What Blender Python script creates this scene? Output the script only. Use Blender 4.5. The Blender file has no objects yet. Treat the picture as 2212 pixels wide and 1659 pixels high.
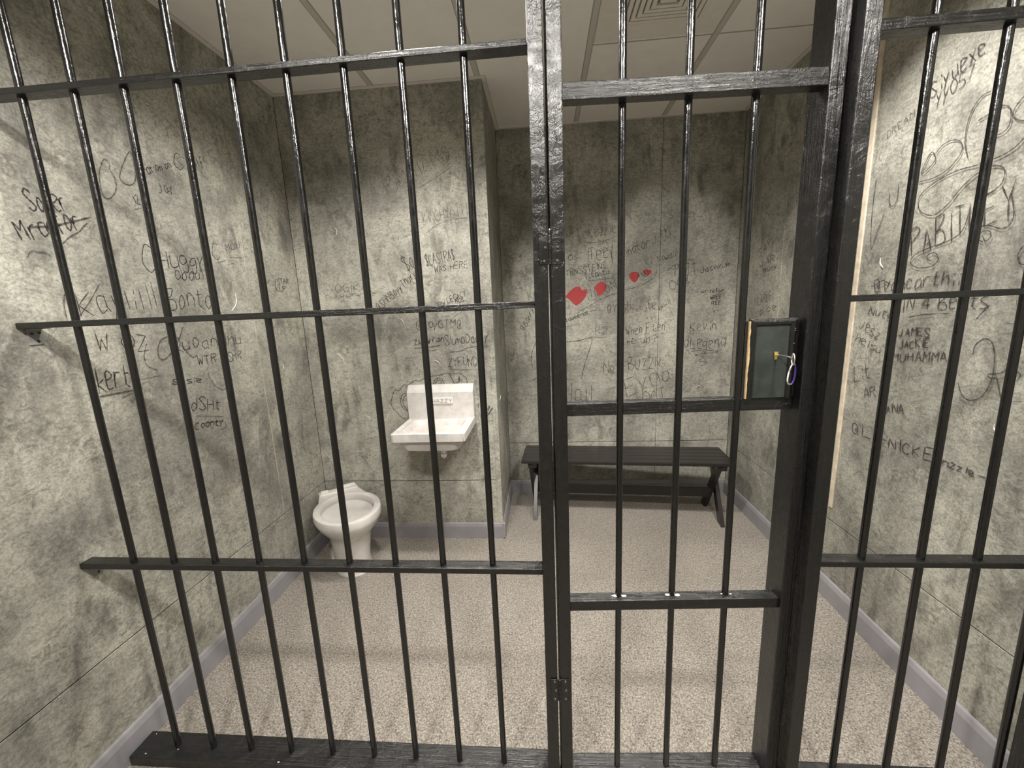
import bpy, bmesh, math, random
from mathutils import Vector, Matrix
random.seed(7)
C = bpy.context.scene.collection
PI = math.pi

# ------------------------------------------------------------------ measures
XL, XR, YF, YK, XB = -1.4835, 1.378, 2.4477, 3.1046, -0.3015
ZC = 2.71
YNEAR = -2.0
SEAM, BASEH = 0.404, 0.1076
GY0, GY1, GY = 1.027, 1.116, 1.0715        # grille depth: front, back, bar plane

# ------------------------------------------------------------------ helpers
def link(o, parent=None):
    C.objects.link(o)
    if parent is not None:
        o.parent = parent
    return o

def tag(o, label=None, cat=None, group=None, kind=None):
    if label: o['label'] = label
    if cat: o['category'] = cat
    if group: o['group'] = group
    if kind: o['kind'] = kind
    return o

def empty(name, loc=(0, 0, 0), rz=0.0):
    o = bpy.data.objects.new(name, None)
    o.empty_display_size = 0.05
    o.location = loc
    o.rotation_euler = (0, 0, rz)
    return link(o)

class MB:
    """collects shapes; build() links them as one mesh object"""
    def __init__(self):
        self.bm = bmesh.new()
    def box(self, x0, x1, y0, y1, z0, z1, bevel=0.0, seg=1, M=None):
        b = bmesh.new()
        bmesh.ops.create_cube(b, size=1.0)
        for v in b.verts:
            v.co = Vector(((x0 + x1) / 2 + v.co.x * (x1 - x0), (y0 + y1) / 2 + v.co.y * (y1 - y0), (z0 + z1) / 2 + v.co.z * (z1 - z0)))
        if bevel > 0:
            bmesh.ops.bevel(b, geom=list(b.edges), offset=bevel, segments=seg, profile=0.5, affect='EDGES')
        self._add(b, M)
        return self
    def cyl(self, p0, p1, r0, r1=None, n=16, caps=True, rings=1, M=None):
        r1 = r0 if r1 is None else r1
        p0 = Vector(p0); p1 = Vector(p1); d = (p1 - p0).normalized()
        a = d.orthogonal().normalized(); c = d.cross(a)
        b = bmesh.new(); loops = []
        for k in range(rings + 1):
            t = k / rings; P = p0.lerp(p1, t); r = r0 + (r1 - r0) * t
            loops.append([b.verts.new(P + a * math.cos(2 * PI * i / n) * r + c * math.sin(2 * PI * i / n) * r) for i in range(n)])
        for l0, l1 in zip(loops, loops[1:]):
            for i in range(n):
                f = b.faces.new((l0[i], l0[(i + 1) % n], l1[(i + 1) % n], l1[i])); f.smooth = True
        if caps:
            b.faces.new(list(reversed(loops[0]))); b.faces.new(loops[-1])
        self._add(b, M)
        return self
    def loft(self, loops, cap0=True, cap1=True, smooth=True, M=None):
        b = bmesh.new()
        L = [[b.verts.new(Vector(p)) for p in lp] for lp in loops]
        n = len(L[0])
        for l0, l1 in zip(L, L[1:]):
            for i in range(n):
                f = b.faces.new((l0[i], l0[(i + 1) % n], l1[(i + 1) % n], l1[i])); f.smooth = smooth
        if cap0: b.faces.new(list(reversed(L[0])))
        if cap1: b.faces.new(L[-1])
        self._add(b, M)
        return self
    def tube(self, pts, r, n=8, closed=False, M=None):
        pts = [Vector(p) for p in pts]; m = len(pts); loops = []
        ref = None
        for i, p in enumerate(pts):
            a = pts[(i - 1) % m] if (closed or i > 0) else p
            c = pts[(i + 1) % m] if (closed or i < m - 1) else p
            d = (c - a).normalized()
            if ref is None: ref = d.orthogonal().normalized()
            ref = (ref - d * ref.dot(d)).normalized()
            w = d.cross(ref)
            loops.append([p + ref * math.cos(2 * PI * k / n) * r + w * math.sin(2 * PI * k / n) * r for k in range(n)])
        if closed: loops.append(loops[0])
        self.loft(loops, not closed, not closed, True, M)
        return self
    def _add(self, b, M=None):
        if M is not None: b.transform(M)
        me = bpy.data.meshes.new('tmp'); b.to_mesh(me); b.free()
        self.bm.from_mesh(me); bpy.data.meshes.remove(me)
    def build(self, name, mat, parent=None, M=None, recalc=True, smooth_angle=None):
        if M is not None: self.bm.transform(M)
        bmesh.ops.remove_doubles(self.bm, verts=self.bm.verts, dist=1e-6)
        if recalc: bmesh.ops.recalc_face_normals(self.bm, faces=self.bm.faces)
        for e in self.bm.edges:      # flat caps and hard corners keep their own normals
            lf = e.link_faces
            if len(lf) != 2 or not (lf[0].smooth and lf[1].smooth) or lf[0].normal.angle(lf[1].normal, 0.0) > 0.75:
                e.smooth = False
        me = bpy.data.meshes.new(name); self.bm.to_mesh(me); self.bm.free()
        me.materials.append(mat)
        o = bpy.data.objects.new(name, me)
        return link(o, parent)

# ------------------------------------------------------------------ materials
def newmat(name):
    m = bpy.data.materials.new(name); m.use_nodes = True
    nt = m.node_tree; nt.nodes.clear()
    out = nt.nodes.new('ShaderNodeOutputMaterial'); b = nt.nodes.new('ShaderNodeBsdfPrincipled')
    nt.links.new(b.outputs[0], out.inputs[0])
    return m, nt, b, out

class NT:
    def __init__(self, nt): self.nt = nt
    def n(self, t, **k):
        nd = self.nt.nodes.new(t)
        for a, v in k.items(): setattr(nd, a, v)
        return nd
    def l(self, a, b): self.nt.links.new(a, b)
    def coords(self, scale=(1, 1, 1), rot=(0, 0, 0), loc=(0, 0, 0)):
        g = self.n('ShaderNodeNewGeometry'); m = self.n('ShaderNodeMapping')
        self.l(g.outputs['Position'], m.inputs[0])
        m.inputs['Scale'].default_value = scale; m.inputs['Rotation'].default_value = rot; m.inputs['Location'].default_value = loc
        return m.outputs[0]
    def noise(self, vec, scale, detail=4, rough=0.55, dist=0.0):
        x = self.n('ShaderNodeTexNoise'); self.l(vec, x.inputs['Vector'])
        x.inputs['Scale'].default_value = scale; x.inputs['Detail'].default_value = detail
        x.inputs['Roughness'].default_value = rough; x.inputs['Distortion'].default_value = dist
        return x.outputs[0]
    def ramp(self, fac, stops):
        r = self.n('ShaderNodeValToRGB'); self.l(fac, r.inputs[0])
        e = r.color_ramp.elements
        while len(e) < len(stops): e.new(0.5)
        for i, (p, c) in enumerate(stops):
            e[i].position = p; e[i].color = (c, c, c, 1) if not isinstance(c, tuple) else (*c, 1)
        return r.outputs[0]
    def mix(self, fac, a, b, mode='MIX'):
        m = self.n('ShaderNodeMix', data_type='RGBA', blend_type=mode)
        for v, s in ((fac, m.inputs[0]), (a, m.inputs[6]), (b, m.inputs[7])):
            if hasattr(v, 'is_linked'): self.l(v, s)
            elif isinstance(v, tuple): s.default_value = (*v, 1)
            else: s.default_value = v
        return m.outputs[2]
    def math(self, op, a, b=0.0):
        m = self.n('ShaderNodeMath', operation=op)
        for v, s in ((a, m.inputs[0]), (b, m.inputs[1])):
            if hasattr(v, 'is_linked'): self.l(v, s)
            else: s.default_value = v
        return m.outputs[0]
    def bump(self, h, strength, dist=0.01):
        b = self.n('ShaderNodeBump'); self.l(h, b.inputs['Height'])
        b.inputs['Strength'].default_value = strength; b.inputs['Distance'].default_value = dist
        return b.outputs[0]

def mat_concrete(name='stained_concrete_paper', off=(0, 0, 0), tone=1.0):
    m, nt, b, out = newmat(name); N = NT(nt)
    P = N.coords(loc=off)
    PV = N.coords(scale=(1.0, 1.0, 0.33), loc=off)      # streaks run down
    PH = N.coords(scale=(0.7, 0.7, 1.25), loc=off)
    big = N.noise(P, 2.2, 5, 0.62, 0.6)
    mid = N.noise(PV, 9.0, 6, 0.66, 1.2)
    fine = N.noise(PH, 42.0, 6, 0.75, 1.3)
    grain = N.noise(P, 150.0, 3, 0.65, 0.0)
    spots = N.noise(P, 30.0, 6, 0.75, 1.4)
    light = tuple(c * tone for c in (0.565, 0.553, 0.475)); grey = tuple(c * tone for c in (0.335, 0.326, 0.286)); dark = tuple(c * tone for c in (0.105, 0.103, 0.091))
    col = N.mix(N.ramp(big, [(0.40, 0.0), (0.60, 1.0)]), light, grey)
    blot = N.math('MULTIPLY', N.ramp(mid, [(0.47, 0.0), (0.62, 0.75), (0.75, 1.0)]), N.ramp(N.noise(P, 5.0, 4, 0.6, 0.3), [(0.42, 0.15), (0.6, 1.0)]))
    col = N.mix(N.math('MULTIPLY', blot, 0.8), col, dark)
    col = N.mix(N.math('MULTIPLY', N.ramp(fine, [(0.48, 0.0), (0.66, 1.0)]), 0.55), col, dark)
    col = N.mix(N.math('MULTIPLY', N.ramp(fine, [(0.28, 1.0), (0.45, 0.0)]), 0.35), col, tuple(c * tone for c in (0.60, 0.575, 0.47)))
    col = N.mix(N.math('MULTIPLY', N.ramp(grain, [(0.42, 0.0), (0.62, 1.0)]), 0.38), col, dark)
    spot_f = N.math('MULTIPLY', N.ramp(spots, [(0.50, 0.0), (0.60, 0.9), (0.7, 1.0)]), N.ramp(N.noise(P, 7.0, 3, 0.6, 0.5), [(0.40, 0.0), (0.60, 1.0)]))
    col = N.mix(N.math('MULTIPLY', spot_f, 0.62), col, dark)
    N.l(col, b.inputs['Base Color'])
    b.inputs['Roughness'].default_value = 0.62
    b.inputs['Specular IOR Level'].default_value = 0.25
    h = N.math('ADD', N.math('MULTIPLY', grain, 0.4), fine)
    N.l(N.bump(h, 0.12, 0.003), b.inputs['Normal'])
    return m

def mat_carpet():
    m, nt, b, out = newmat('cut_pile_carpet'); N = NT(nt)
    P = N.coords()
    a = N.noise(P, 150.0, 3, 0.7, 0.5); c = N.noise(P, 60.0, 3, 0.6, 0.6); big = N.noise(P, 2.5, 3, 0.5, 0.0)
    v = N.n('ShaderNodeTexVoronoi'); N.l(P, v.inputs['Vector']); v.inputs['Scale'].default_value = 150.0
    col = N.mix(N.ramp(a, [(0.36, 0.0), (0.62, 1.0)]), (0.080, 0.073, 0.064), (0.46, 0.425, 0.372))
    col = N.mix(N.math('MULTIPLY', N.ramp(c, [(0.42, 0.0), (0.62, 1.0)]), 0.30), col, (0.44, 0.395, 0.33))
    col = N.mix(N.math('MULTIPLY', N.ramp(v.outputs[0], [(0.25, 0.0), (0.7, 1.0)]), 0.35), col, (0.14, 0.115, 0.092))
    col = N.mix(N.math('MULTIPLY', N.ramp(big, [(0.35, 0.0), (0.7, 1.0)]), 0.10), col, (0.2, 0.165, 0.13))
    N.l(col, b.inputs['Base Color'])
    b.inputs['Roughness'].default_value = 0.95; b.inputs['Specular IOR Level'].default_value = 0.1
    b.inputs['Sheen Weight'].default_value = 0.15
    N.l(N.bump(N.math('ADD', a, v.outputs[0]), 0.8, 0.004), b.inputs['Normal'])
    return m

def mat_black(name, kind='bar', rough=0.22, base=(0.0045, 0.0045, 0.0047), axis='z'):
    """glossy black paint: brushed over wood grain or lumpy on the bars"""
    m, nt, b, out = newmat(name); N = NT(nt)
    if kind == 'bar':
        P = N.coords(scale=(1, 1, 0.45))
        h = N.math('ADD', N.noise(P, 170.0, 3, 0.6, 0.4), N.math('MULTIPLY', N.noise(P, 45.0, 3, 0.5, 0.2), 1.5))
        N.l(N.bump(h, 0.6, 0.0011), b.inputs['Normal'])
        rr = N.ramp(N.noise(P, 60.0, 3, 0.6), [(0.35, rough * 0.8), (0.7, rough * 1.7)])
    else:
        sc = {'z': (1, 1, 0.05), 'x': (0.05, 1, 1), 'y': (1, 0.05, 1)}[axis]
        P = N.coords(scale=sc); Q = N.coords()
        g = N.noise(P, 210.0, 5, 0.7, 0.5); g2 = N.noise(P, 60.0, 3, 0.6, 1.5); k = N.noise(Q, 24.0, 5, 0.75, 1.2)
        h = N.math('ADD', N.math('ADD', g, N.math('MULTIPLY', g2, 1.2)), N.math('MULTIPLY', k, 1.6))
        N.l(N.bump(h, 0.8, 0.0018), b.inputs['Normal'])
        rr = N.ramp(k, [(0.35, rough), (0.62, rough * 1.75)])
        base = N.mix(N.ramp(g, [(0.45, 0.0), (0.75, 1.0)]), base, tuple(c * 2.3 for c in base))
    if hasattr(base, 'is_linked'): N.l(base, b.inputs['Base Color'])
    else: b.inputs['Base Color'].default_value = (*base, 1)
    N.l(rr, b.inputs['Roughness'])
    b.inputs['Specular IOR Level'].default_value = 0.8
    return m

def mat_simple(name, col, rough=0.5, metal=0.0, noise=0.0, nscale=30.0, bump=0.0, bscale=80.0, spec=0.5, dark=None, coat=0.0):
    m, nt, b, out = newmat(name); N = NT(nt); P = N.coords()
    f = N.noise(P, nscale, 4, 0.6, 0.4)
    d = dark if dark else tuple(c * (1 - noise) for c in col)
    N.l(N.mix(N.ramp(f, [(0.35, 0.0), (0.68, 1.0)]), col, d), b.inputs['Base Color'])
    b.inputs['Roughness'].default_value = rough; b.inputs['Metallic'].default_value = metal
    b.inputs['Specular IOR Level'].default_value = spec
    b.inputs['Coat Weight'].default_value = coat; b.inputs['Coat Roughness'].default_value = 0.08
    if bump > 0: N.l(N.bump(N.noise(P, bscale, 4, 0.6), bump, 0.002), b.inputs['Normal'])
    return m

def mat_ink(name, col, alpha):
    m, nt, b, out = newmat(name); N = NT(nt)
    b.inputs['Base Color'].default_value = (*col, 1); b.inputs['Roughness'].default_value = 0.6
    b.inputs['Specular IOR Level'].default_value = 0.2
    tr = N.n('ShaderNodeBsdfTransparent'); mx = N.n('ShaderNodeMixShader')
    f = N.noise(N.coords(), 120.0, 3, 0.6)
    N.l(N.ramp(f, [(0.3, alpha), (0.7, max(0.0, alpha - 0.28))]), mx.inputs[0])
    N.l(tr.outputs[0], mx.inputs[1]); N.l(b.outputs[0], mx.inputs[2]); N.l(mx.outputs[0], out.inputs[0])
    return m

M = {}
M['wallL'] = mat_concrete('stained_concrete_paper_left', (0, 0, 0))
M['wallR'] = mat_concrete('stained_concrete_paper_right', (3.1, 5.2, 1.7))
M['wallF'] = mat_concrete('stained_concrete_paper_box', (7.3, 1.1, 4.4))
M['wallB'] = mat_concrete('stained_concrete_paper_back', (11.9, 8.3, 2.2))
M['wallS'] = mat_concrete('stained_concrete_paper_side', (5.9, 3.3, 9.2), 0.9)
M['joint'] = mat_simple('dark_panel_joint', (0.02, 0.018, 0.016), 0.9)
M['carpet'] = mat_carpet()
M['ceil'] = mat_simple('ceiling_tile_white', (0.90, 0.875, 0.83), 0.85, noise=0.05, nscale=9, bump=0.15, bscale=240)
M['grid'] = mat_simple('ceiling_grid_metal', (0.60, 0.575, 0.53), 0.5, noise=0.06)
M['gridline'] = mat_simple('ceiling_grid_shadow_gap', (0.42, 0.40, 0.36), 0.7)
M['seamtrim'] = mat_simple('pale_seam_edge', (0.58, 0.55, 0.46), 0.6, noise=0.4, nscale=8)
M['vent'] = mat_simple('vent_paint', (0.80, 0.76, 0.70), 0.5, noise=0.06)
M['ventdark'] = mat_simple('vent_throat', (0.26, 0.235, 0.20), 0.7)
M['base'] = mat_simple('grey_vinyl_baseboard', (0.315, 0.305, 0.325), 0.42, noise=0.12, nscale=14, bump=0.06)
M['bar'] = mat_black('black_paint_on_bar', 'bar', 0.17)
M['woodz'] = mat_black('black_paint_on_upright', 'wood', 0.17, axis='z')
M['woodx'] = mat_black('black_paint_on_crosspiece', 'wood', 0.17, axis='x')
M['porcelain'] = mat_simple('glazed_porcelain', (0.68, 0.655, 0.625), 0.16, noise=0.10, nscale=16, spec=0.6, coat=0.4)
M['porcelain_dusty'] = mat_simple('dull_porcelain', (0.66, 0.63, 0.60), 0.4, noise=0.16, nscale=14)
M['sink'] = mat_simple('scuffed_white_sink', (0.68, 0.655, 0.63), 0.28, noise=0.2, nscale=20, spec=0.5)
M['chrome'] = mat_simple('chrome', (0.82, 0.81, 0.80), 0.34, metal=1.0, noise=0.1)
M['steel'] = mat_simple('painted_screw_steel', (0.42, 0.40, 0.36), 0.22, metal=0.9, noise=0.2)
M['brass'] = mat_simple('brass', (0.86, 0.66, 0.25), 0.25, metal=1.0, noise=0.15)
M['bench'] = mat_simple('dark_bench_paint', (0.020, 0.0165, 0.0165), 0.30, noise=0.3, nscale=40, bump=0.1, spec=0.5)
M['slate'] = mat_simple('dark_slate_plate', (0.050, 0.060, 0.056), 0.35, noise=0.45, nscale=22, bump=0.12, bscale=50)
M['rawwood'] = mat_simple('bare_wood', (0.72, 0.52, 0.27), 0.6, noise=0.25, nscale=60)
M['chip'] = mat_simple('white_plaster_chip', (0.74, 0.72, 0.68), 0.7, noise=0.1)
M['bracket'] = mat_simple('grey_bracket_paint', (0.25, 0.255, 0.24), 0.5, noise=0.2, nscale=30)
M['screwhole'] = mat_simple('black_screw', (0.02, 0.02, 0.02), 0.4)
M['purple'] = mat_simple('purple_anodised', (0.13, 0.07, 0.42), 0.25, metal=0.6, noise=0.2)
M['ink0'] = mat_ink('black_marker', (0.030, 0.025, 0.028), 0.84)
M['ink1'] = mat_ink('faint_marker', (0.05, 0.045, 0.04), 0.68)
M['ink2'] = mat_ink('dark_red_marker', (0.10, 0.02, 0.022), 0.78)
M['red'] = mat_ink('red_marker', (0.50, 0.045, 0.05), 0.85)
M['trim'] = mat_simple('pale_seam_trim', (0.80, 0.69, 0.54), 0.45, noise=0.3, nscale=25)
# handwriting on the walls: wall, text, start, end, height, pen mm, ink
TEXTS = [
    ('L', 'Somer', [1.155, 1.824], [1.262, 1.857], 0.057, 4, 0),
    ('L', 'Mrarfor', [1.116, 1.738], [1.291, 1.807], 0.054, 4, 0),
    ('L', 'ration on', [1.549, 2.039], [1.682, 2.107], 0.027, 3, 0),
    ('L', 'C', [1.698, 2.105], [1.747, 2.127], 0.05, 2.5, 0),
    ('L', 'ulf', [1.791, 2.136], [1.859, 2.164], 0.041, 2.5, 0),
    ('L', 'Jay', [1.597, 1.987], [1.672, 2.013], 0.037, 2.5, 0),
    ('L', '12', [1.49, 1.922], [1.513, 1.931], 0.032, 2.5, 0),
    ('L', 'C', [1.472, 1.685], [1.526, 1.693], 0.088, 3, 0),
    ('L', 'Huggy', [1.536, 1.696], [1.767, 1.723], 0.062, 3.5, 0),
    ('L', 'abdul', [1.599, 1.657], [1.749, 1.674], 0.046, 3, 0),
    ('L', 'Bontay', [1.537, 1.543], [1.813, 1.549], 0.085, 3, 0),
    ('L', 'C', [1.816, 1.763], [1.865, 1.777], 0.059, 2.5, 0),
    ('L', 'Mull', [1.9, 1.81], [2.005, 1.834], 0.035, 2.5, 0),
    ('L', 'Kaylil', [1.22, 1.526], [1.452, 1.544], 0.081, 2.6, 0),
    ('L', 'll', [1.458, 1.537], [1.505, 1.544], 0.092, 2.3, 0),
    ('L', 'W OZ', [1.244, 1.407], [1.432, 1.395], 0.058, 3, 0),
    ('L', 'kert', [1.221, 1.277], [1.334, 1.273], 0.077, 3.5, 0),
    ('L', 'Quoandhu', [1.509, 1.381], [1.909, 1.368], 0.055, 3, 0),
    ('L', 'WTR', [1.627, 1.304], [1.738, 1.3], 0.04, 3, 0),
    ('L', 'SMR', [1.799, 1.298], [1.892, 1.297], 0.04, 3, 0),
    ('L', 'Susie', [1.49, 1.25], [1.635, 1.232], 0.02, 3.5, 0),
    ('L', 'dSHt', [1.554, 1.122], [1.71, 1.09], 0.055, 3.5, 0),
    ('L', 'Coonty', [1.552, 1.042], [1.71, 1.019], 0.032, 3.5, 0),
    ('L', 'YSTAR', [2.218, 1.665], [2.361, 1.682], 0.029, 3, 0),
    ('L', 'KUP', [2.229, 1.628], [2.329, 1.641], 0.029, 3, 0),
    ('F', 'PAVIIANO', [-0.874, 2.146], [-0.483, 2.328], 0.088, 2.2, 1),
    ('F', 'KINGHYOTTI', [-0.678, 1.981], [-0.412, 2.027], 0.065, 2.2, 1),
    ('F', '$CASTRA$', [-0.681, 1.746], [-0.501, 1.782], 0.062, 3, 0),
    ('F', 'WAS HERE', [-0.636, 1.715], [-0.43, 1.734], 0.036, 3, 0),
    ('F', 'OGIKA', [-1.256, 1.621], [-1.044, 1.626], 0.049, 2.5, 1),
    ('F', 'wuhu iik', [-1.225, 1.59], [-0.991, 1.607], 0.024, 2.5, 1),
    ('F', '@SHNBoyyTharyl', [-0.991, 1.503], [-0.729, 1.708], 0.049, 3, 0),
    ('F', '$o', [-0.801, 1.722], [-0.741, 1.762], 0.074, 3, 0),
    ('F', 'New LEGACY', [-0.632, 1.51], [-0.449, 1.573], 0.033, 2.8, 0),
    ('F', 'ROS', [-0.519, 1.527], [-0.462, 1.539], 0.025, 3, 0),
    ('F', '@JayGTM@', [-0.771, 1.386], [-0.486, 1.387], 0.05, 3, 0),
    ('F', 'ZATarrian', [-0.794, 1.288], [-0.605, 1.307], 0.031, 4, 0),
    ('F', 'SlumpDaddy', [-0.604, 1.285], [-0.333, 1.295], 0.056, 3, 0),
    ('F', 'ZYFUND', [-0.593, 1.15], [-0.406, 1.156], 0.049, 3, 0),
    ('B', 'Sidney', [0.893, 2.057], [1.088, 2.065], 0.049, 2.5, 1),
    ('B', 'Kezzie', [0.338, 1.957], [0.533, 1.99], 0.069, 3, 1),
    ('B', 'Smell', [0.396, 1.903], [0.527, 1.921], 0.032, 2.5, 1),
    ('B', 'as', [0.184, 1.811], [0.27, 1.813], 0.051, 3, 0),
    ('B', 'Ifeel', [0.317, 1.804], [0.511, 1.814], 0.09, 3, 0),
    ('B', 'inator', [0.6, 1.819], [0.774, 1.877], 0.058, 3, 0),
    ('B', 'J+B', [0.786, 1.895], [0.919, 1.951], 0.082, 2.8, 1),
    ('B', 'TRNSSTEINE', [0.172, 1.694], [0.469, 1.745], 0.046, 3, 0),
    ('B', 'Titantic', [0.303, 1.668], [0.502, 1.705], 0.036, 3.5, 0),
    ('B', 'ill', [0.322, 1.515], [0.396, 1.535], 0.08, 3, 0),
    ('B', 'ON', [0.463, 1.562], [0.543, 1.598], 0.066, 3, 0),
    ('B', 'X', [0.556, 1.604], [0.602, 1.615], 0.059, 3, 0),
    ('B', 'AND', [0.684, 1.657], [0.765, 1.679], 0.046, 3, 0),
    ('B', '@Yoshi_Life', [0.47, 1.425], [0.823, 1.441], 0.063, 3, 2),
    ('B', 'Kawaii', [0.828, 1.763], [0.955, 1.805], 0.042, 2.5, 0),
    ('B', 'MATT', [0.947, 1.661], [1.104, 1.677], 0.084, 2.8, 0),
    ('B', 'OGZ', [0.925, 1.555], [1.068, 1.627], 0.059, 2.8, 0),
    ('B', 'Jasmyum', [1.124, 1.676], [1.325, 1.717], 0.038, 3, 0),
    ('B', 'writefun', [1.136, 1.533], [1.297, 1.539], 0.026, 3.5, 0),
    ('B', 'WREE', [1.2, 1.485], [1.283, 1.494], 0.026, 3.5, 0),
    ('B', 'ITEE', [1.208, 1.445], [1.279, 1.455], 0.026, 3.5, 0),
    ('B', 'vi', [1.224, 1.391], [1.262, 1.403], 0.027, 3, 0),
    ('B', 'R.2', [0.382, 1.261], [0.474, 1.271], 0.051, 2.8, 0),
    ('B', 'Wheh Fiken', [0.606, 1.249], [0.894, 1.277], 0.069, 3, 0),
    ('B', 'me up?', [0.614, 1.184], [0.836, 1.197], 0.051, 3, 0),
    ('B', 'Kevin', [1.066, 1.264], [1.262, 1.277], 0.067, 3, 0),
    ('B', 'a', [1.06, 1.243], [1.106, 1.249], 0.034, 2.5, 0),
    ('B', 'dLegend', [1.028, 1.142], [1.328, 1.139], 0.089, 3, 0),
    ('B', 'tadeenat--', [0.163, 1.365], [0.396, 1.438], 0.027, 3.5, 0),
    ('B', 'Not-BUZZN', [0.44, 0.975], [0.874, 1.008], 0.085, 3, 0),
    ('B', 'Eyna', [0.611, 0.791], [0.965, 0.914], 0.122, 3, 0),
    ('B', 'OCT', [0.744, 0.726], [0.915, 0.772], 0.079, 3, 0),
    ('B', 'lall', [0.175, 0.746], [0.373, 0.749], 0.139, 3, 0),
    ('B', 'Cy', [-0.194, 2.409], [-0.053, 2.418], 0.06, 2.2, 1),
    ('B', 'Kx', [-0.241, 1.831], [-0.121, 1.858], 0.039, 2.5, 1),
    ('B', '@Banry', [-0.15, 1.311], [-0.062, 1.469], 0.042, 3, 0),
    ('B', 'Try', [-0.115, 1.533], [-0.045, 1.564], 0.054, 2.5, 0),
    ('B', 'WORTH IT', [0.843, 1.42], [0.927, 1.473], 0.026, 2.5, 1),
    ('R', 'SAYI', [2.817, 1.74], [2.653, 1.786], 0.052, 3, 0),
    ('R', 'JAR', [2.797, 1.684], [2.62, 1.695], 0.035, 3, 0),
    ('R', 'Ruby', [2.746, 1.638], [2.594, 1.653], 0.028, 3, 0),
    ('R', 'CARLE', [2.792, 1.438], [2.629, 1.48], 0.047, 3, 0),
    ('R', 'dice', [2.766, 1.38], [2.56, 1.417], 0.041, 3, 0),
    ('R', 'NV', [2.765, 1.956], [2.658, 1.959], 0.05, 2.5, 1),
    ('R', 'Siyuexe', [1.709, 2.156], [1.528, 2.215], 0.054, 3.5, 0),
    ('R', 'yy057', [1.68, 2.125], [1.55, 2.155], 0.045, 3, 0),
    ('R', '-DREAM', [1.909, 2.086], [1.759, 2.123], 0.026, 2.5, 1),
    ('R', 'PABITLEY', [1.7, 1.62], [1.361, 1.702], 0.096, 4, 0),
    ('R', '@Vancarthii', [1.856, 1.497], [1.492, 1.51], 0.047, 3.5, 0),
    ('R', 'PIN 4 Beats', [1.747, 1.419], [1.391, 1.43], 0.055, 3.5, 0),
    ('R', 'Nuts', [1.871, 1.405], [1.745, 1.379], 0.036, 3, 0),
    ('R', 'Jesz', [1.915, 1.35], [1.796, 1.298], 0.04, 3, 0),
    ('R', 'helsu', [1.93, 1.288], [1.775, 1.239], 0.031, 3, 0),
    ('R', 'JAMES', [1.706, 1.322], [1.572, 1.332], 0.03, 4, 0),
    ('R', 'JACKIE', [1.698, 1.275], [1.569, 1.294], 0.031, 4, 0),
    ('R', 'MUHAMMA', [1.719, 1.218], [1.494, 1.254], 0.035, 4, 0),
    ('R', 'Lit', [1.904, 1.106], [1.811, 1.136], 0.063, 3.5, 0),
    ('R', 'AR', [1.838, 1.043], [1.769, 1.069], 0.044, 3.5, 0),
    ('R', 'ANA', [1.717, 1.009], [1.632, 1.032], 0.035, 4, 0),
    ('R', '@L', [1.885, 0.875], [1.768, 0.879], 0.047, 3.5, 0),
    ('R', '-NICKE', [1.728, 0.873], [1.489, 0.891], 0.043, 4, 0),
    ('R', 'nnzzle-', [1.486, 0.892], [1.312, 0.894], 0.025, 4, 0),
]
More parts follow.
